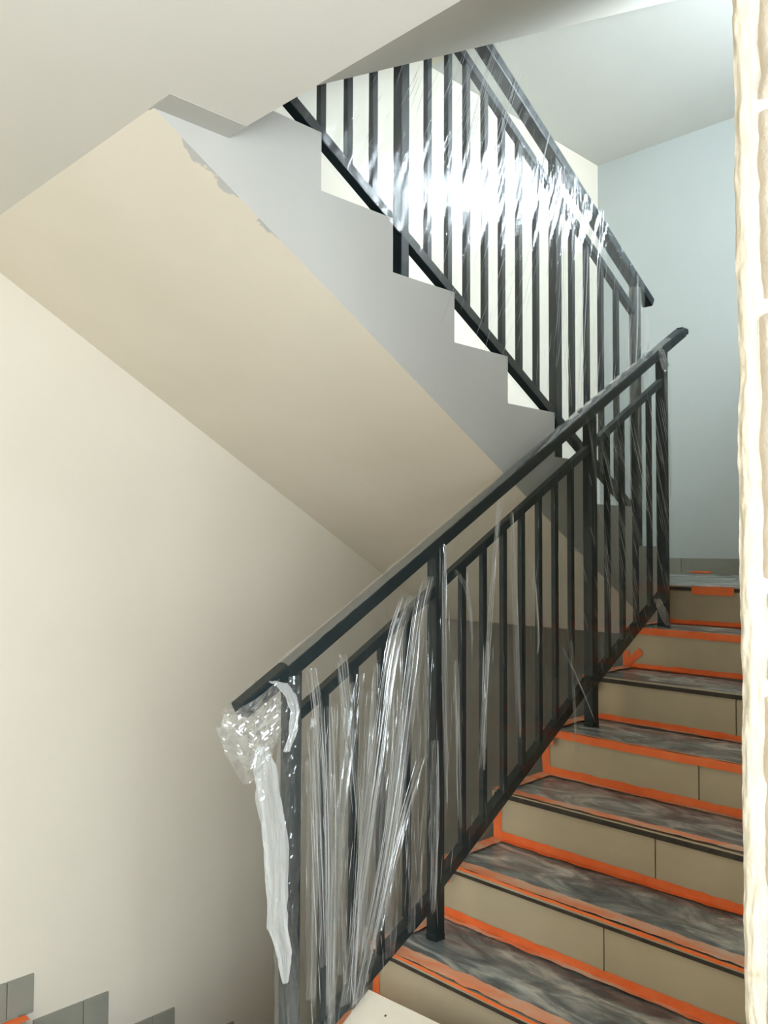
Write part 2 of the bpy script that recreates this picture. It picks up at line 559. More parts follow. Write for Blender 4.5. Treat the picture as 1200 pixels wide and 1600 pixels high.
# flight up, in front of the viewer
uf = thing('stair_flight', 'tiled flight of steps climbing to the half landing, edged with orange tape', 'stairs', (0.6, -2.4, FLOOR))
G = 0.012
prof = []
for k in range(8, -1, -1):
    prof.append((-k * T + G, -(k + 1) * H - 0.024))
    prof.append((-k * T + G, -k * H - 0.024))
prof[0] = (prof[0][0], FLOOR)
prof.append((0.10, -0.024))
prof.append((0.10, -0.24))
prof.append((-0.02, -0.24))
prof.append((-2.02, -0.24 - 2.0 * S))
prof.append((-2.02, FLOOR))
prof.reverse()
MB().extrude_x(prof[::-1][::-1], XE, XR, 0).build('concrete_core', ['string'], uf)
for k in range(0, 9):
    z = -k * H
    # tread slab with a nosing that stands 12 mm proud
    if k > 0:
        tr = MB().box((XE, -k * T - 0.012, z - 0.024), (XR - 0.002, -(k - 1) * T - 0.001, z - 0.004)).build('tread', 'riser', uf, bevel=0.002)
    else:
        tr = MB().box((XE, -0.012, z - 0.024), (XR - 0.002, 0.014, z - 0.004)).build('tread', 'riser', uf, bevel=0.002)
    if k in (0, 2, 4, 5, 6, 7):
        MB().box((XE + 0.012, -k * T - 0.0145, z - 0.024), (XR - 0.003, -k * T - 0.0125, z - (0.008 if k < 5 else 0.014))).build('nosing_trim', 'trim', tr)
    for a, b in ((XE + 0.001, 0.4968), (0.5008, 1.0975), (1.1005, XR - 0.002)):
        zb = max(FLOOR, -(k + 1) * H - 0.003)
        MB().box((a, -k * T, zb), (b, -k * T + 0.0105, z - 0.0245)).build('riser_tile', 'riser', uf, bevel=0.001)


# return flight overhead, climbing towards the viewer
def so(y):
    return -S * (y - YU) + H - D


rf = thing('stair_flight', 'painted return flight overhead with a stepped grey string and cream soffit', 'stairs', (-0.76, 0.04, -0.24))
yj = YU - (ZC - H + D) / S
y0s = YU + (H - D + 0.24) / S
pr_ = [(y0s, -0.24), (YU, -0.24), (YU, H)]
ed = [0, 0, 0]
for j in range(1, 9):
    pr_.append((YU - j * T, j * H))
    pr_.append((YU - j * T, (j + 1) * H))
pr_.append((YE - 0.0, 9 * H))
pr_.append((YE - 0.0, ZC))
pr_.append((yj, ZC))
med = [2] * len(pr_)
med[-1] = 1
med[0] = 1
MB().extrude_x(pr_, XL, XI, 0, med).build('concrete_core', ['string', 'soffit', 'concrete'], rf)
for j in range(1, 9):
    MB().box((XL + 0.012, YU - j * T, j * H), (XI - 0.16, YU - (j - 1) * T - 0.001, j * H + 0.004)).build('tread', 'riser', rf)


def falling(name, label, x0, x1, ytop, ztop, n, m):
    """flight falling towards +Y from (ytop, ztop)"""
    t = thing(name, label, 'stairs', ((x0 + x1) / 2, ytop, ztop - n * H))
    p = [(ytop, ztop - 0.32), (ytop + n * T, ztop - n * H - 0.32)]
    p.append((ytop + n * T, ztop - n * H))
    for k in range(n - 1, -1, -1):
        p.append((ytop + k * T, ztop - (k + 1) * H))
        p.append((ytop + k * T, ztop - k * H))
    p = p[:-1]
    p.append((ytop, ztop - H))
    MB().extrude_x(p, x0, x1, 0).build('concrete_core', [m], t)
    for k in range(n):
        MB().box((x0 + 0.012, ytop + k * T, ztop - (k + 1) * H), (x1, ytop + (k + 1) * T + 0.012, ztop - (k + 1) * H + 0.018)).build('tread', 'riser', t)
    return t


falling('stair_flight', 'flight descending along the left wall below the lobby floor', XL + 0.011, XE - 0.012, -2.35, FLOOR - 0.004, 8, 'concrete')
# next flight up, over the taped steps (only its soffit is seen), and the one after it
nf = thing('stair_flight', 'flight of the storey above whose grey soffit rises over the taped steps', 'stairs', (0.65, YE, ZC))
zs0 = 3 * 0 + 1.474 + S * (YE + 2.114)
ye1 = YE + (2.926 - zs0) / S
MB().extrude_x([(YE, zs0), (ye1, 2.926), (ye1 - 0.35, 3.1), (YE, zs0 + 0.36)], 0.0, XR, 0).build('concrete_core', ['ceil'], nf)
nn = thing('stair_flight', 'topmost flight rising out of sight above the left-hand stairs', 'stairs', (-0.76, -0.09, 2.926))
MB().extrude_x([(-0.09, 2.926), (-0.09, 3.2), (-2.4, 4.5), (-2.4, 2.926 + 2.31 * S)], XL, XI, 0).build('concrete_core', ['soffit'], nn)
box_obj('ceiling_well', (XI, -2.3, 4.2), (XR, -0.1, 4.3), 'ceil', 'white ceiling closing the stairwell high above', 'ceiling')


# ------------------------------------------------------------------ railings
def bar(mb, p, q, w, hgt):
    """rectangular bar in a plane X = const: w across X, hgt square to its run"""
    p, q = Vector(p), Vector(q)
    d = (q - p).normalized()
    n = Vector((0, -d.z, d.y)) * (hgt / 2)
    xx = Vector((w / 2, 0, 0))
    k = len(mb.v)
    for c_ in (p, q):
        mb.v += [tuple(c_ - xx - n), tuple(c_ + xx - n), tuple(c_ + xx + n), tuple(c_ - xx + n)]
    for f in ((0, 1, 2, 3), (7, 6, 5, 4), (0, 4, 5, 1), (1, 5, 6, 2), (2, 6, 7, 3), (3, 7, 4, 0)):
        mb.f.append(tuple(k + i for i in f))
        mb.m.append(0)
    return mb


def hz(y):
    return S * y + 1.137


def mz(y):
    return S * y + 0.993


BOTS = [(-2.22, 0.100, -1.650, 0.048), (-1.650, 0.074, -0.748, 0.098), (-0.748, 0.078, -0.158, 0.062)]


def bz(y):
    for a, oa, b, ob in BOTS:
        if y <= b or b > -0.2:
            u = (y - a) / (b - a)
            return S * y + oa + (ob - oa) * u


lr = thing('stair_railing', 'charcoal steel railing of the taped flight, wrapped in loose clear film', 'railing', (0, -2.22, -8 * H))
hb = bar(MB(), (0, -2.39, hz(-2.39) - 0.002), (0, 0.03, hz(0.03) - 0.004), 0.05, 0.042).build('handrail', 'metal', lr, bevel=0.007)
MB().box((-0.017, 0.015, hz(0.03) - 0.008), (0.017, 0.075, hz(0.03) + 0.018)).build('end_cap', 'metal', hb, bevel=0.006)
LP = [-2.222, -1.648, -0.748, -0.158]
for a, b in zip(LP[:-1], LP[1:]):
    bar(MB(), (0, a, mz(a)), (0, b, mz(b)), 0.028, 0.028).build('mid_rail', 'metal', lr, bevel=0.002)
for a, oa, b, ob in BOTS:
    bar(MB(), (0, a, S * a + oa), (0, b, S * b + ob), 0.034, 0.036).build('bottom_rail', 'metal', lr, bevel=0.002)
for y, k in zip(LP, (8, 6, 3, 1)):
    po = MB().box((-0.020, y - 0.020, -k * H - 0.003), (0.020, y + 0.020, hz(y) - 0.012)).build('post', 'metal', lr, bevel=0.003)
    MB().box((-0.021, y - 0.021, -k * H - 0.003), (0.021, y + 0.021, -k * H + 0.016)).build('foot_cap', 'metal', po, bevel=0.002)
LB = [[-2.108, -1.997, -1.888, -1.777], [-1.521, -1.413, -1.303, -1.198, -1.094, -0.991, -0.885], [-0.622, -0.507, -0.398, -0.278]]
for bay in LB:
    first = None
    for y in bay:
        if first is None:
            first = MB().box((-0.0095, y - 0.0105, bz(y)), (0.0095, y + 0.0105, mz(y))).build('baluster', 'metal', lr, bevel=0.0015)
            fy = y
        else:
            clone(first, 'baluster', lr, (0, y - fy, S * (y - fy)))

XU = -0.113


def uhz(y, o):
    return -S * (y - YU) + o


ur = thing('stair_railing', 'charcoal steel railing on the return flight overhead, wrapped tight in film', 'railing', (XU, -0.182, H))
bar(MB(), (XU, -2.45, uhz(-2.45, 1.23)), (XU, -0.052, uhz(-0.052, 1.232)), 0.05, 0.042).build('handrail', 'metal', ur, bevel=0.007)
UPP = [-2.262, -1.694, -0.814, -0.182]
for a, b in zip(UPP[:-1], UPP[1:]):
    bar(MB(), (XU, a, uhz(a, 1.0776)), (XU, b, uhz(b, 1.0776)), 0.028, 0.030).build('mid_rail', 'metal', ur, bevel=0.002)
    bar(MB(), (XU, a, uhz(a, 0.177)), (XU, b, uhz(b, 0.177)), 0.034, 0.034).build('bottom_rail', 'metal', ur, bevel=0.002)
for y, j in zip(UPP, (8, 6, 3, 1)):
    po = MB().box((XU - 0.019, y - 0.019, j * H), (XU + 0.019, y + 0.019, uhz(y, 1.222))).build('post', 'metal', ur, bevel=0.003)
UB = [[-2.145, -2.036, -1.928, -1.821], [-1.567, -1.462, -1.364, -1.262, -1.161, -1.055, -0.945], [-0.696, -0.585, -0.474, -0.348]]
first = None
for bay in UB:
    for y in bay:
        if first is None:
            first = MB().box((XU - 0.0100, y - 0.0110, uhz(y, 0.177)), (XU + 0.0100, y + 0.0110, uhz(y, 1.0776))).build('baluster', 'metal', ur, bevel=0.0015)
            fy = y
        else:
            clone(first, 'baluster', ur, (0, y - fy, -S * (y - fy)))

# ------------------------------------------------------------------ protective film and tape on the steps
ORD = ['edge of the half landing', 'first step below the half landing', 'second step below the half landing', 'third step below the half landing',
       'fourth step below the half landing', 'fifth step below the half landing', 'step carrying the second railing post from below',
       'step half hidden by the cream board', 'lowest step of the flight']


def strip(p, du, lu, dv, lv, nrm, seed, jag=0.0035, nu=None):
    """tape: a thin strip with torn, slightly wavy edges and a little thickness"""
    p, du, dv, nrm = Vector(p), Vector(du), Vector(dv), Vector(nrm)
    nu = nu or max(4, int(lu / 0.012))
    mb = MB()

    def fn(u, v):
        e = jag * fbm((u * lu * 14 + seed * 3.1, seed, v * 5), 1.0, 4)
        w = lv * v + e * (2 * v - 1 if v in (0, 1) else 0) + 0.5 * jag * math.sin(seed + u * lu * 4)
        ue = lu * u + (0.004 * fbm((v * 9, seed, 2), 1, 3) if u in (0, 1) else 0)
        lift = 0.0006 + 0.0012 * abs(fbm((u * lu * 8, v * 2, seed), 1.0, 3))
        return p + du * ue + dv * w + nrm * lift
    mb.grid(nu, 3, fn)
    return mb


for k in range(0, 9):
    z = -k * H
    yf = -k * T - 0.012
    yb = -(k - 1) * T - 0.004 if k > 0 else YF - 0.012
    root = thing('protective_sheet', 'dusty grey film taped over the ' + ORD[k], 'protective film', (0.58, yf, z - 0.004), 'protective sheets on the steps')
    x0, x1 = XE + 0.035, XR - 0.008
    dep = yb - yf - 0.016

    def sh(u, v, k=k, x0=x0, x1=x1, yf=yf, dep=dep, z=z):
        x, y = x0 + u * (x1 - x0), yf + 0.010 + v * dep
        n = fbm((x * 3 + k, y * 9 + k * 2.3, k), 1.0, 5)
        r = abs(fbm((x * 5 + 3 * k, y * 14, k + 5.0), 1.0, 4))
        edge = min(1.0, 12 * min(u, 1 - u), 6 * min(v, 1 - v))
        return (x, y, z - 0.0030 + edge * (max(0.0, 0.0035 * (n + 0.5)) + 0.006 * max(0.0, 0.22 - r)))
    MB().grid(150, 60 if k == 0 else 34, sh).build('sheet', 'sheet', root, smooth=True)
    if k == 0:
        MB().grid(60, 60, lambda u, v: (XL + 0.02 + u * (XE + 0.03 - XL - 0.02), 0.06 + v * (YF - 0.09), -0.003 + 0.003 * abs(fbm((u * 5, v * 9, 3.0), 1, 4)))).build('sheet', 'sheet', root, smooth=True)
    X, Y_, Z_ = (1, 0, 0), (0, 1, 0), (0, 0, 1)
    L = XR - XE - 0.006
    # front edge
    if k in (1, 3):
        strip((XE + 0.002, yf - 0.0005, z - 0.030), X, L, Z_, 0.029, (0, -1, 0), k, 0.003).build('front_tape', 'tape', root)
        strip((XE + 0.002, yf, z - 0.001), X, L, Y_, 0.010, Z_, k + 20, 0.003).build('front_tape', 'dusty_tape', root)
    elif k in (4, 5, 6, 7, 8):
        strip((XE + 0.002, yf + 0.001, z + 0.0015), X, L, Y_, 0.052 if k > 4 else 0.042, Z_, k, 0.009).build('front_tape', 'dusty_tape', root)
        if k in (5, 6):
            strip((XE + 0.03, yf - 0.003, z - 0.007), X, L - 0.04, Z_, 0.009, (0, -1, 0), k + 40, 0.003).build('front_tape', 'tape', root)
    elif k == 0:
        strip((XE + 0.002, yf, z + 0.001), X, L, Y_, 0.012, Z_, k, 0.003).build('front_tape', 'tape', root)
        strip((0.06, yf - 0.004, -0.040), X, 0.19, Z_, 0.036, (0, -1, 0), 77, 0.003).build('front_tape', 'tape', root)
    # back edge: on the riser and a lap on the tread
    if k > 0:
        strip((XE + 0.03, -(k - 1) * T - 0.0012, z - 0.002), X, L - 0.04, Z_, 0.030 if k > 3 else 0.022, (0, -1, 0), k + 60, 0.004).build('back_tape', 'tape', root)
        strip((XE + 0.02, -(k - 1) * T - 0.022, z + 0.002), X, L - 0.03, Y_, 0.020, Z_, k + 80, 0.008).build('back_tape', 'dusty_tape' if k in (3, 4, 6) else 'tape', root)
        # left edge of the tread, beside the railing
        strip((XE + 0.002, yf + 0.01, z + 0.0025), Y_, yb - yf - 0.012, X, 0.05, Z_, k + 100, 0.008).build('side_tape', 'dusty_tape', root)
    else:
        strip((-0.762, YF - 0.0125, 0.002), X, 0.137, Z_, 0.010, (0, -1, 0), 90, 0.002).build('back_tape', 'tape', root)
    # left end of the riser under this tread
    if k in (2, 3, 4, 5, 6):
        strip((XE + 0.001, -k * T - 0.0015, z - H + 0.0), Z_, H - 0.03, X, 0.034 if k in (3, 4) else 0.026, (0, -1, 0), k + 120, 0.004).build('side_tape', 'tape', root)
    if k in (3, 2, 5):
        strip((XE + 0.001, yf - 0.004, z - 0.058), Z_, 0.056, X, 0.062, (0, -1, 0), k + 140, 0.004).build('side_tape', 'tape', root)
    if k == 1:
        strip((XE + 0.03, -T - 0.003, z - H + 0.004), (0.8, 0, 0.6), 0.09, (-0.6, 0, 0.8), 0.03, (0, -1, 0), 171, 0.005).build('side_tape', 'tape', root)
        strip((XE + 0.002, -T - 0.002, z - H), Z_, 0.07, X, 0.03, (0, -1, 0), 172, 0.005).build('side_tape', 'tape', root)

tp = strip((XL + 0.03, -2.52, FLOOR + 0.002), (0, 1, 0), 0.19, (1, 0, 0), 0.045, (0, 0, 1), 200)
tag(tp.build('tape_strip', 'tape', origin=(XL + 0.05, -2.42, FLOOR)), 'short orange tape strip on the floor by the stepped skirting', 'tape')

# cream panel lying on the nosings at the foot of the flight
bd = thing('loose_board', 'cream laminate panel lying on the lowest steps beside the railing', 'board', (0.32, -2.3, FLOOR + 0.1))
mb = MB()
ya, yb2 = -1.958, -2.56
th = 0.040
top = lambda y: S * y + 0.056
ang = math.atan(S)
nv = Vector((0, -math.sin(ang), math.cos(ang)))
for xx in (0.026, 0.66):
    for yy in (ya + (0.03 * (xx - 0.026)), yb2):
        p = Vector((xx, yy, top(yy)))
        mb.v += [tuple(p), tuple(p - nv * th)]
mb.f = [(0, 2, 6, 4), (1, 5, 7, 3), (0, 4, 5, 1), (2, 3, 7, 6), (0, 1, 3, 2), (4, 6, 7, 5)]
mb.m = [0] * 6
mb.build('panel', 'board', bd, bevel=0.001)
pc = Vector((0.128, -1.993, top(-1.993)))
mb = MB()
mb.grid(12, 1, lambda u, v: pc + nv * 0.0004 + (Vector((1, 0, 0)) * math.cos(u * 6.2832) + Vector((0, math.cos(ang), math.sin(ang))) * math.sin(u * 6.2832)) * 0.0035 * v)
tag(mb.build('screw_hole', 'trim', bd), 'small dark screw hole')

# ------------------------------------------------------------------ cling film on the railings
LOW = [[(-1.81, 0.023), (-1.877, -0.106), (-1.94, -0.467), (-2.069, -1.069)], [(-1.725, 0.079), (-1.768, -0.037), (-1.861, -0.574), (-1.974, -0.962)], [(-2.077, -0.126), (-2.027, -0.452), (-2.006, -0.633)], [(-2.127, -0.261), (-2.108, -0.61), (-2.115, -1.086)], [(-1.978, -0.334), (-2.001, -0.635), (-2.034, -1.081)], [(-2.178, -0.305), (-2.164, -0.597), (-2.143, -0.941)], [(-1.836, -0.298), (-1.874, -0.664), (-2.01, -1.09)], [(-1.752, -0.463), (-1.842, -0.653), (-1.937, -0.92)], [(-1.70, -0.42), (-1.688, -0.688), (-1.702, -0.935)], [(-2.191, -0.151), (-2.167, -0.29), (-2.143, -0.516)], [(-1.359, 0.33), (-1.394, 0.178), (-1.479, -0.55)], [(-1.299, 0.289), (-1.282, 0.003), (-1.254, -0.481)], [(-1.178, 0.111), (-1.148, -0.161), (-1.156, -0.205)], [(-1.435, -0.139), (-1.446, -0.348), (-1.456, -0.554)], [(-1.59, -0.188), (-1.58, -0.492), (-1.568, -0.715)], [(-1.652, 0.177), (-1.651, -0.123), (-1.635, -0.621)], [(-1.022, -0.17), (-0.897, -0.322), (-0.775, -0.506)], [(-0.822, 0.673), (-0.689, 0.181), (-0.646, -0.198)], [(-0.754, 0.655), (-0.591, 0.31), (-0.443, -0.029)], [(-0.777, 0.703), (-0.563, 0.519), (-0.358, 0.317)], [(-0.565, 0.415), (-0.414, 0.182), (-0.283, -0.09)], [(-0.179, 0.913), (-0.125, 0.664), (-0.095, 0.382)], [(-1.59, 0.096), (-1.527, 0.012), (-1.511, -0.133)], [(-0.939, -0.176), (-0.919, -0.415), (-0.908, -0.605)]]
# (strands, spread, width, strength) per crease
LOWP = [(9, .035, .005), (7, .03, .004), (4, .025, .003), (6, .03, .004), (6, .03, .003), (5, .025, .003), (7, .035, .004), (6, .03, .004), (5, .02, .004), (4, .02, .003),
        (5, .02, .0025), (5, .02, .0025), (3, .01, .003), (4, .02, .002), (4, .018, .002), (5, .018, .002),
        (2, .006, .003), (4, .02, .002), (5, .03, .0018), (5, .035, .0015), (5, .03, .0016), (4, .02, .002), (3, .015, .002), (3, .02, .002)]
UPC = [[(-1.211, 2.041), (-1.341, 1.729), (-1.462, 1.324)], [(-1.094, 1.968), (-1.212, 1.681), (-1.305, 1.438)], [(-0.886, 1.794), (-0.939, 1.649), (-0.965, 1.515)], [(-0.706, 1.671), (-0.707, 1.538), (-0.732, 1.346)], [(-0.511, 1.593), (-0.539, 1.394), (-0.566, 1.197)], [(-0.219, 1.385), (-0.223, 1.124), (-0.255, 0.89)], [(-0.799, 1.59), (-0.811, 1.198), (-0.76, 0.718)], [(-0.637, 1.396), (-0.664, 1.045), (-0.7, 0.725)]]


def smooth_line(c):
    for _ in range(2):
        d = [c[0]]
        for a, b in zip(c[:-1], c[1:]):
            d.append((0.75 * a[0] + 0.25 * b[0], 0.75 * a[1] + 0.25 * b[1]))
            d.append((0.25 * a[0] + 0.75 * b[0], 0.25 * a[1] + 0.75 * b[1]))
        d.append(c[-1])
        c = d
    return c


LOWRAW = LOW
LOW = [smooth_line([(min(y, -0.15), z) for y, z in c]) for c in LOW]
UPC = [smooth_line(c) for c in UPC]


def along(pl_, u):
    n = len(pl_) - 1
    i = min(n - 1, int(u * n))
    w = u * n - i
    a, b = pl_[i], pl_[i + 1]
    return (a[0] + (b[0] - a[0]) * w, a[1] + (b[1] - a[1]) * w)


def strand(mb, pts, width, xbase, rng, lift=0.006):
    """one pinched fold of film: a narrow tapering pleat that stands off the sheet"""
    n = len(pts) - 1
    k = len(mb.v)
    bx = xbase + rng.uniform(0, 0.003)
    lf = width * rng.uniform(0.45, 1.1)
    for i, (y, z) in enumerate(pts):
        u = i / n
        w = width * (0.08 + math.sin(math.pi * u) ** 0.6)
        mb.v += [(bx, y - w, z), (bx + lf * math.sin(math.pi * u), y, z), (bx, y + w, z)]
    for i in range(n):
        a = k + i * 3
        mb.f += [(a, a + 1, a + 4, a + 3), (a + 1, a + 2, a + 5, a + 4)]
        mb.m += [0, 0]


def pleat(mb, c, half, xbase, rng, u0=0.0, u1=1.0, seed=0.0):
    """a gathered band of film, corrugated across its width"""
    nf, nl = 10, 26
    prof_ = [rng.uniform(0.001, 0.0055) * (1 if i % 2 else 0.15) for i in range(nf + 1)]
    offs = sorted(rng.uniform(-1, 1) for _ in range(nf + 1))

    def fn(u, v):
        y, z = along(c, u0 + (u1 - u0) * u)
        i = int(round(v * nf))
        w = half * (0.55 + 0.45 * math.sin(math.pi * (0.15 + 0.7 * u)) + 0.25 * fbm((u * 4, seed, 1), 1, 3))
        return (xbase + prof_[i] * (0.6 + 0.6 * fbm((u * 5, i * 1.7, seed), 1, 3)), y + offs[i] * w + 0.002 * fbm((u * 9, i * 2.1, seed), 1, 2), z)
    mb.grid(nl, nf, fn)


def seg_ridge(y, z, c):
    """height of a pinched crease at (y, z)"""
    best = 9
    for a, b in zip(c[:-1], c[1:]):
        dy, dz = b[0] - a[0], b[1] - a[1]
        t = max(0, min(1, ((y - a[0]) * dy + (z - a[1]) * dz) / (dy * dy + dz * dz)))
        d = math.hypot(y - a[0] - t * dy, z - a[1] - t * dz)
        best = min(best, d)
    return best


lw_ = thing('cling_film', 'loose clear cling film wrapped around the railing of the taped flight', 'plastic film', (0, -2.22, -8 * H))
Y0, Y1 = -2.255, -0.118


def front_x(y, z):
    loose = 1.0 if y < -1.65 else (0.45 if y < -0.75 else 0.22)
    n = fbm((y * 9, z * 1.6, 3.0), 1.0, 4)
    r = 1 - abs(fbm((y * 22 + 0.35 * z * 22 * (1 if y < -1.7 else 0), z * 1.2, 7.0), 1.0, 3))
    d = 0.004 + loose * (0.010 * (n + 0.3) + 0.010 * max(0, r - 0.55))
    for c in LOWRAW:
        e = seg_ridge(y, z, c)
        if e < 0.05:
            d += loose * 0.012 * math.exp(-e / 0.008)
    return 0.022 + max(0.0, d)


fm = MB()


def front(u, v):
    y = Y0 + u * (Y1 - Y0)
    zb, zt = bz(y) - 0.022, hz(y) + 0.022
    z = zb + v * (zt - zb)
    x = front_x(y, z)
    if v > 0.97:
        x = max(x * 0.6, 0.028)
    return (x, y, z)


def over(u, v):
    y = Y0 + u * (Y1 - Y0)
    a = front(u, 1.0)
    b = back(u, 1.0)
    zt = hz(y) + 0.022 + 0.006 * math.sin(v * math.pi) + 0.004 * abs(fbm((y * 20, v * 2, 1), 1, 3))
    return (a[0] + (b[0] - a[0]) * v, y, zt)


def back(u, v):
    y = Y0 + u * (Y1 - Y0)
    zb, zt = bz(y) - 0.022, hz(y) + 0.022
    z = zb + v * (zt - zb)
    return (-0.024 - 0.012 * abs(fbm((y * 8, z * 1.5, 11.0), 1.0, 3)), y, z)


fm.grid(420, 110, front)
fm.build('front_layer', 'film', lw_, smooth=True)
fm = MB().grid(160, 40, back)
fm.build('rear_layer', 'film', lw_, smooth=True)
fm = MB().grid(300, 6, over)
fm.build('handrail_wrap', 'wad', lw_, smooth=True)

rng = random.Random(11)
pt_ = MB()
for ci, (c, (ns, sp, wd)) in enumerate(zip(LOW, LOWP)):
    if ci in (16, 17, 18, 19, 20):
        continue
    ymid, zmid = along(c, 0.5)
    pleat(pt_, c, sp * (0.75 if ci < 10 else 0.5), front_x(ymid, zmid) + 0.001, rng, 0.0, 1.0, ci * 1.3)
for q in range(16):
    ya_ = rng.uniform(-2.20, -1.68)
    yb_ = ya_ - rng.uniform(0.0, 0.12) if ya_ > -2.05 else ya_ + rng.uniform(-0.01, 0.02)
    c = [(ya_, mz(ya_) + rng.uniform(-0.35, 0.08)), (0.5 * (ya_ + yb_) + rng.uniform(-.02, .02), -0.55), (max(yb_, -2.2), bz(max(yb_, -2.2)) + rng.uniform(0.0, 0.15))]
    pleat(pt_, c, rng.uniform(0.012, 0.03), 0.034, rng, 0.0, 1.0, q * 2.7)
tag(pt_.build('pleats', 'pleat', lw_), 'milky gathered bands of film', None, None, 'stuff')
fo = MB()
for c, (ns, sp, wd) in zip(LOW, LOWP):
    for s_ in range(ns * 4):
        off = rng.uniform(-sp, sp)
        u0 = rng.uniform(-0.1, 0.6)
        u1 = min(1.0, u0 + rng.uniform(0.15, 0.6))
        u0 = max(0.0, u0)
        pts = []
        n = 14
        for i in range(n + 1):
            u = u0 + (u1 - u0) * i / n
            y, z = along(c, u)
            y = min(-0.13, y + off * (1 - 0.3 * u))
            pts.append((y, z))
        strand(fo, pts, max(0.0004, wd * rng.uniform(0.08, 0.30)), front_x(*pts[n // 2]) + 0.003, rng)
# short stray creases, their glints painted in as white haze
cz_ = MB()
for i in range(330):
    y = rng.uniform(-2.2, -1.6) if i < 150 else rng.uniform(-2.2, -0.9) if i < 235 else rng.uniform(-0.9, -0.15)
    z = rng.uniform(bz(y) + 0.03, mz(y))
    ln = rng.uniform(0.02, 0.11)
    if i >= 235:
        sl = 0.45
    else:
        sl = rng.uniform(-0.18, 0.12)
    pts = [(y + sl * ln * q / 5, z - ln * q / 5) for q in range(6)]
    if i >= 235:
        strand(cz_, pts, rng.uniform(0.0005, 0.0011), front_x(y, z) + 0.002, rng)
    else:
        strand(fo, pts, rng.uniform(0.0003, 0.0011), front_x(y, z) + 0.002, rng)
# long taut creases slanting across the top bay and its posts
for i in range(26):
    y = rng.uniform(-0.80, -0.20)
    z = mz(y) - rng.uniform(-0.12, 0.45)
    ln = rng.uniform(0.25, 0.55)
    pts = [(y + 0.42 * ln * q / 9, z - ln * q / 9) for q in range(10)]
    pts = [(min(-0.13, a), b) for a, b in pts if b > bz(a) and a < -0.125]
    if len(pts) > 3:
        strand(cz_, pts, rng.uniform(0.0005, 0.0012), 0.030, rng)
for ci in (10, 11, 12, 13, 14, 15, 16):
    for s_ in range(5):
        off = rng.uniform(-1, 1) * LOWP[ci][1]
        u0 = rng.uniform(0.0, 0.5)
        u1 = min(1.0, u0 + rng.uniform(0.2, 0.5))
        pts = [(along(LOW[ci], u0 + (u1 - u0) * q / 9)[0] + off, along(LOW[ci], u0 + (u1 - u0) * q / 9)[1]) for q in range(10)]
        strand(cz_, pts, rng.uniform(0.0005, 0.0013), front_x(*pts[5]) + 0.003, rng)
tag(cz_.build('creases', 'crease', lw_), 'taut creases with glints painted in white', None, None, 'stuff')
ob = fo.build('folds', 'fold', lw_, smooth=False)
ob['kind'] = 'stuff'

# upper railing: tight film
uw = thing('cling_film', 'tight glossy cling film stretched over the railing of the return flight', 'plastic film', (XU, -0.182, H))
Z0, Z1 = -2.45, -0.16


def ufront(u, v):
    y = -2.30 + u * (2.30 - 0.14)
    zb, zt = uhz(y, 0.150), uhz(y, 1.254)
    z = zb + v * (zt - zb)
    q = y * math.cos(0.38) - z * math.sin(0.38)
    n = fbm((q * 30, (z + 0.4 * y) * 1.5, 5.0), 1.0, 4)
    return (XU + 0.024 + 0.0035 * (n + 0.6), y, z)


def uback(u, v):
    y = -2.30 + u * (2.30 - 0.14)
    zb, zt = uhz(y, 0.150), uhz(y, 1.254)
    z = zb + v * (zt - zb)
    return (XU - 0.025 - 0.003 * abs(fbm((y * 12, z * 3, 5.0), 1.0, 3)), y, z)


MB().grid(420, 120, ufront).build('front_layer', 'film_up', uw, smooth=True)
MB().grid(120, 30, uback).build('rear_layer', 'film', uw, smooth=True)
MB().grid(200, 4, lambda u, v: (XU + 0.026 - 0.052 * v, -2.3 + u * 2.16, uhz(-2.3 + u * 2.16, 1.254) + 0.004 * math.sin(v * 3.1416))).build('handrail_wrap', 'film_up', uw, smooth=True)
fo = MB()
for i in range(300):
    if i < 170:
        y = rng.uniform(-1.70, -0.98)
        z = uhz(y, rng.uniform(0.35, 1.2) if i < 90 else rng.uniform(0.2, 1.2))
        sl, ln = -0.42 + rng.uniform(-.12, .12), rng.uniform(0.03, 0.20)
    elif i < 205:
        y = rng.uniform(-2.1, -1.66)
        z = uhz(y, rng.uniform(0.25, 0.8))
        sl, ln = -0.5, rng.uniform(0.02, 0.06)
    else:
        y = rng.uniform(-0.98, -0.2)
        z = uhz(y, rng.uniform(0.3, 1.2))
        sl, ln = -0.15 + rng.uniform(-.1, .1), rng.uniform(0.04, 0.2)
    pts = [(y + sl * ln * q / 5, z - ln * q / 5) for q in range(6)]
    strand(fo, pts, rng.uniform(0.0004, 0.0012), XU + 0.032, rng, 0.003)
for c in UPC:
    for s_ in range(4):
        off = rng.uniform(-0.02, 0.02)
        pts = [(along(c, i / 12)[0] + off, along(c, i / 12)[1]) for i in range(13)]
        strand(fo, pts, rng.uniform(0.0006, 0.0016), XU + 0.032, rng, 0.003)
ob = fo.build('folds', 'fold', uw)
ob['kind'] = 'stuff'
# loose flap of film hanging off the lower end of the upper handrail
fl = MB().grid(14, 30, lambda u, v: (XU + 0.012 * math.sin(u * 7 + v * 2), -0.165 + u * (0.10 - 0.03 * v) + 0.006 * fbm((u * 3, v * 5, 2), 1, 3), uhz(-0.1, 1.21) - v * 0.42 - 0.06 * u))
fl.build('loose_flap', 'wad', uw, smooth=True)
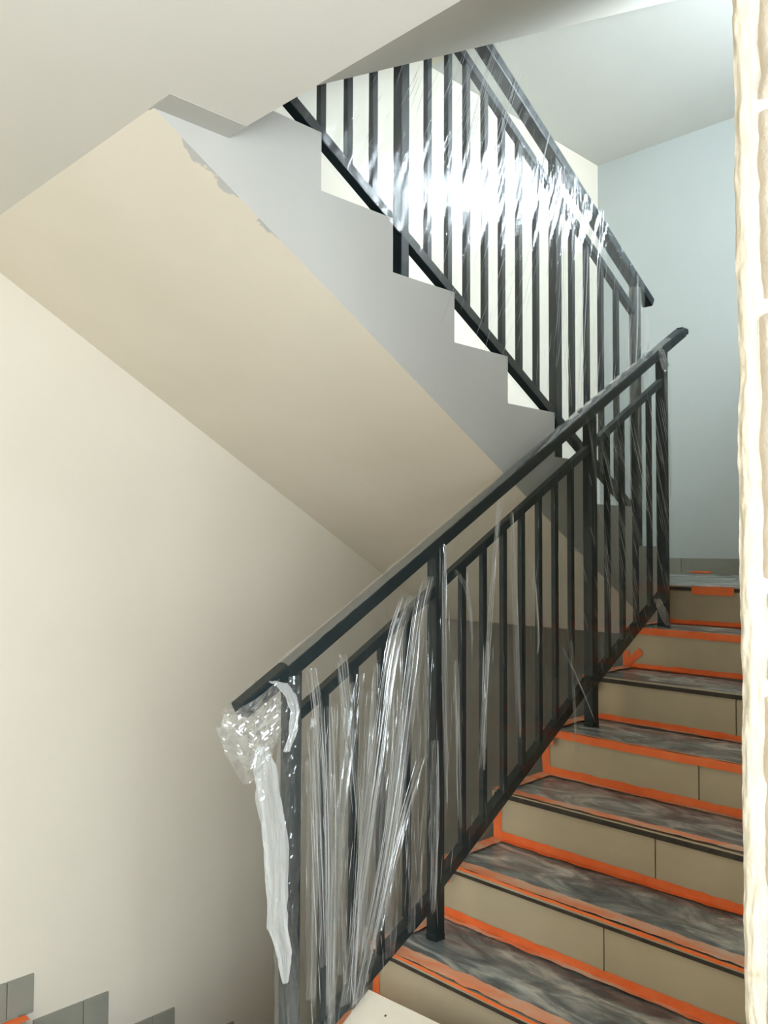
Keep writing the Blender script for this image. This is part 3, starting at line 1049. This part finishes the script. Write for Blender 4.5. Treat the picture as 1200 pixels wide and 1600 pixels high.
# film bunched about the foot of that railing's end post
pw_ = MB().grid(24, 60, lambda u, v: (XU + (0.030 + 0.006 * fbm((u * 4, v * 9, 8), 1, 3)) * math.cos(u * 6.2832), -0.182 + (0.032 + 0.006 * fbm((u * 4, v * 9, 3), 1, 3)) * math.sin(u * 6.2832), uhz(-0.182, 1.2) - v * 0.95))
pw_.build('post_wrap', 'wad', uw, smooth=True)

# ------------------------------------------------------------------ crumpled film at the foot of the lower handrail
wd = thing('crumpled_film', 'crumpled clear plastic bunched on the low end of the handrail and trailing down', 'plastic film', (0, -2.33, -0.95))


def crumple(p, amp, sc, seed):
    q = Vector(p) * sc + Vector((seed, seed * 2, 0))
    n1 = noise.cell_vector(q * 0.9)
    vor = noise.voronoi(q)[0]
    r = (vor[1] - vor[0])
    return amp * (0.9 * (fbm(q, 1.0, 3)) + 0.9 * (0.4 - r))


def bag(u, v):
    # u round, v from the rail (top) to the torn hem (bottom)
    a = u * 2 * math.pi
    yl = -2.405 - 0.040 * math.sin(math.pi * min(1.0, 0.25 + v * 0.75)) + 0.022 * v
    yr = -2.268 + 0.012 * math.sin(math.pi * v) - 0.035 * v
    cy, hy = (yl + yr) / 2, (yr - yl) / 2
    hx = 0.034 + 0.020 * math.sin(math.pi * v)
    y = cy + hy * math.cos(a)
    zt = -0.205 + 0.50 * (y + 2.345)
    zb = -0.405 - 0.020 * math.cos(a * 2 + 1) + 0.04 * (y + 2.345)
    p = Vector((hx * math.sin(a), y, zt + (zb - zt) * v))
    d = crumple(p, 0.016, 30, 1.0)
    return p + Vector((math.sin(a) * d * 1.2, math.cos(a) * d * 0.7, d * 0.7))


MB().grid(64, 46, bag).build('bag', 'wad', wd)


def tube(mb, path, rad, nu, nv, seed, squash=0.6):
    def fn(u, v):
        n = len(path) - 1
        i = min(n - 1, int(u * n))
        w = u * n - i
        c0 = Vector(path[i]).lerp(Vector(path[i + 1]), w)
        r = rad[i] + (rad[i + 1] - rad[i]) * w
        a = v * 2 * math.pi
        d = 1 + 0.40 * fbm((math.cos(a) * 3.2 + seed, math.sin(a) * 3.2, u * 5.5), 1, 4) + 0.16 * math.cos(a * 5 + u * 7 + seed) + 0.16 * math.cos(a * 11 - u * 5)
        return c0 + Vector((math.sin(a) * r * squash * d, math.cos(a) * r * d, 0.15 * r * fbm((a, u * 20, seed), 1, 2)))
    mb.grid(nu, nv, fn)
    return mb


tube(MB(), [(0.028, -2.338, -0.335), (0.03, -2.328, -0.40), (0.032, -2.318, -0.47), (0.032, -2.293, -0.60), (0.03, -2.287, -0.72), (0.03, -2.285, -0.80), (0.03, -2.262, -0.875), (0.03, -2.258, -0.95)],
     [0.012, 0.026, 0.030, 0.027, 0.025, 0.024, 0.020, 0.006], 130, 44, 2.0).build('trailing_twist', 'rope', wd, smooth=False)
tube(MB(), [(0.036, -2.315, -0.175), (0.040, -2.285, -0.185), (0.042, -2.258, -0.215), (0.042, -2.243, -0.260), (0.042, -2.250, -0.31), (0.038, -2.265, -0.36)],
     [0.010, 0.013, 0.014, 0.013, 0.010, 0.008], 70, 28, 5.0).build('twisted_loop', 'rope', wd)


def postwrap(u, v):
    a = u * 2 * math.pi
    z = -0.17 - v * 1.05
    r = 0.031 * (1 + 0.25 * fbm((math.cos(a) * 2, math.sin(a) * 2, z * 12), 1, 4))
    return (r * math.sin(a), -2.228 + 0.004 * math.sin(z * 9) + r * math.cos(a), z)


MB().grid(40, 150, postwrap).build('post_wrap', 'pleat', wd)

kn = thing('film_knot', 'small knotted wad of film tied near the top end of the lower handrail', 'plastic film', (0.02, -0.22, 0.9))
tube(MB(), [(0.03, -0.235, 1.035), (0.034, -0.215, 1.0), (0.034, -0.195, 0.965), (0.03, -0.185, 0.93)], [0.012, 0.020, 0.022, 0.006], 30, 20, 9.0).build('knot', 'wad', kn)
kn2 = thing('film_knot', 'wad of film bunched at the foot of the top post on the taped flight', 'plastic film', (0.02, -0.24, -H))
tube(MB(), [(0.03, -0.275, -0.05), (0.036, -0.25, -0.09), (0.04, -0.225, -0.13), (0.04, -0.20, -0.166)], [0.018, 0.022, 0.022, 0.012], 30, 20, 4.0).build('knot', 'wad', kn2)

# ------------------------------------------------------------------ bring the lobby floor to z = 0
for o in TOPS:
    o.location.z += LIFT
for o in bpy.data.objects:
    if '_base' in o.keys():
        del o['_base']
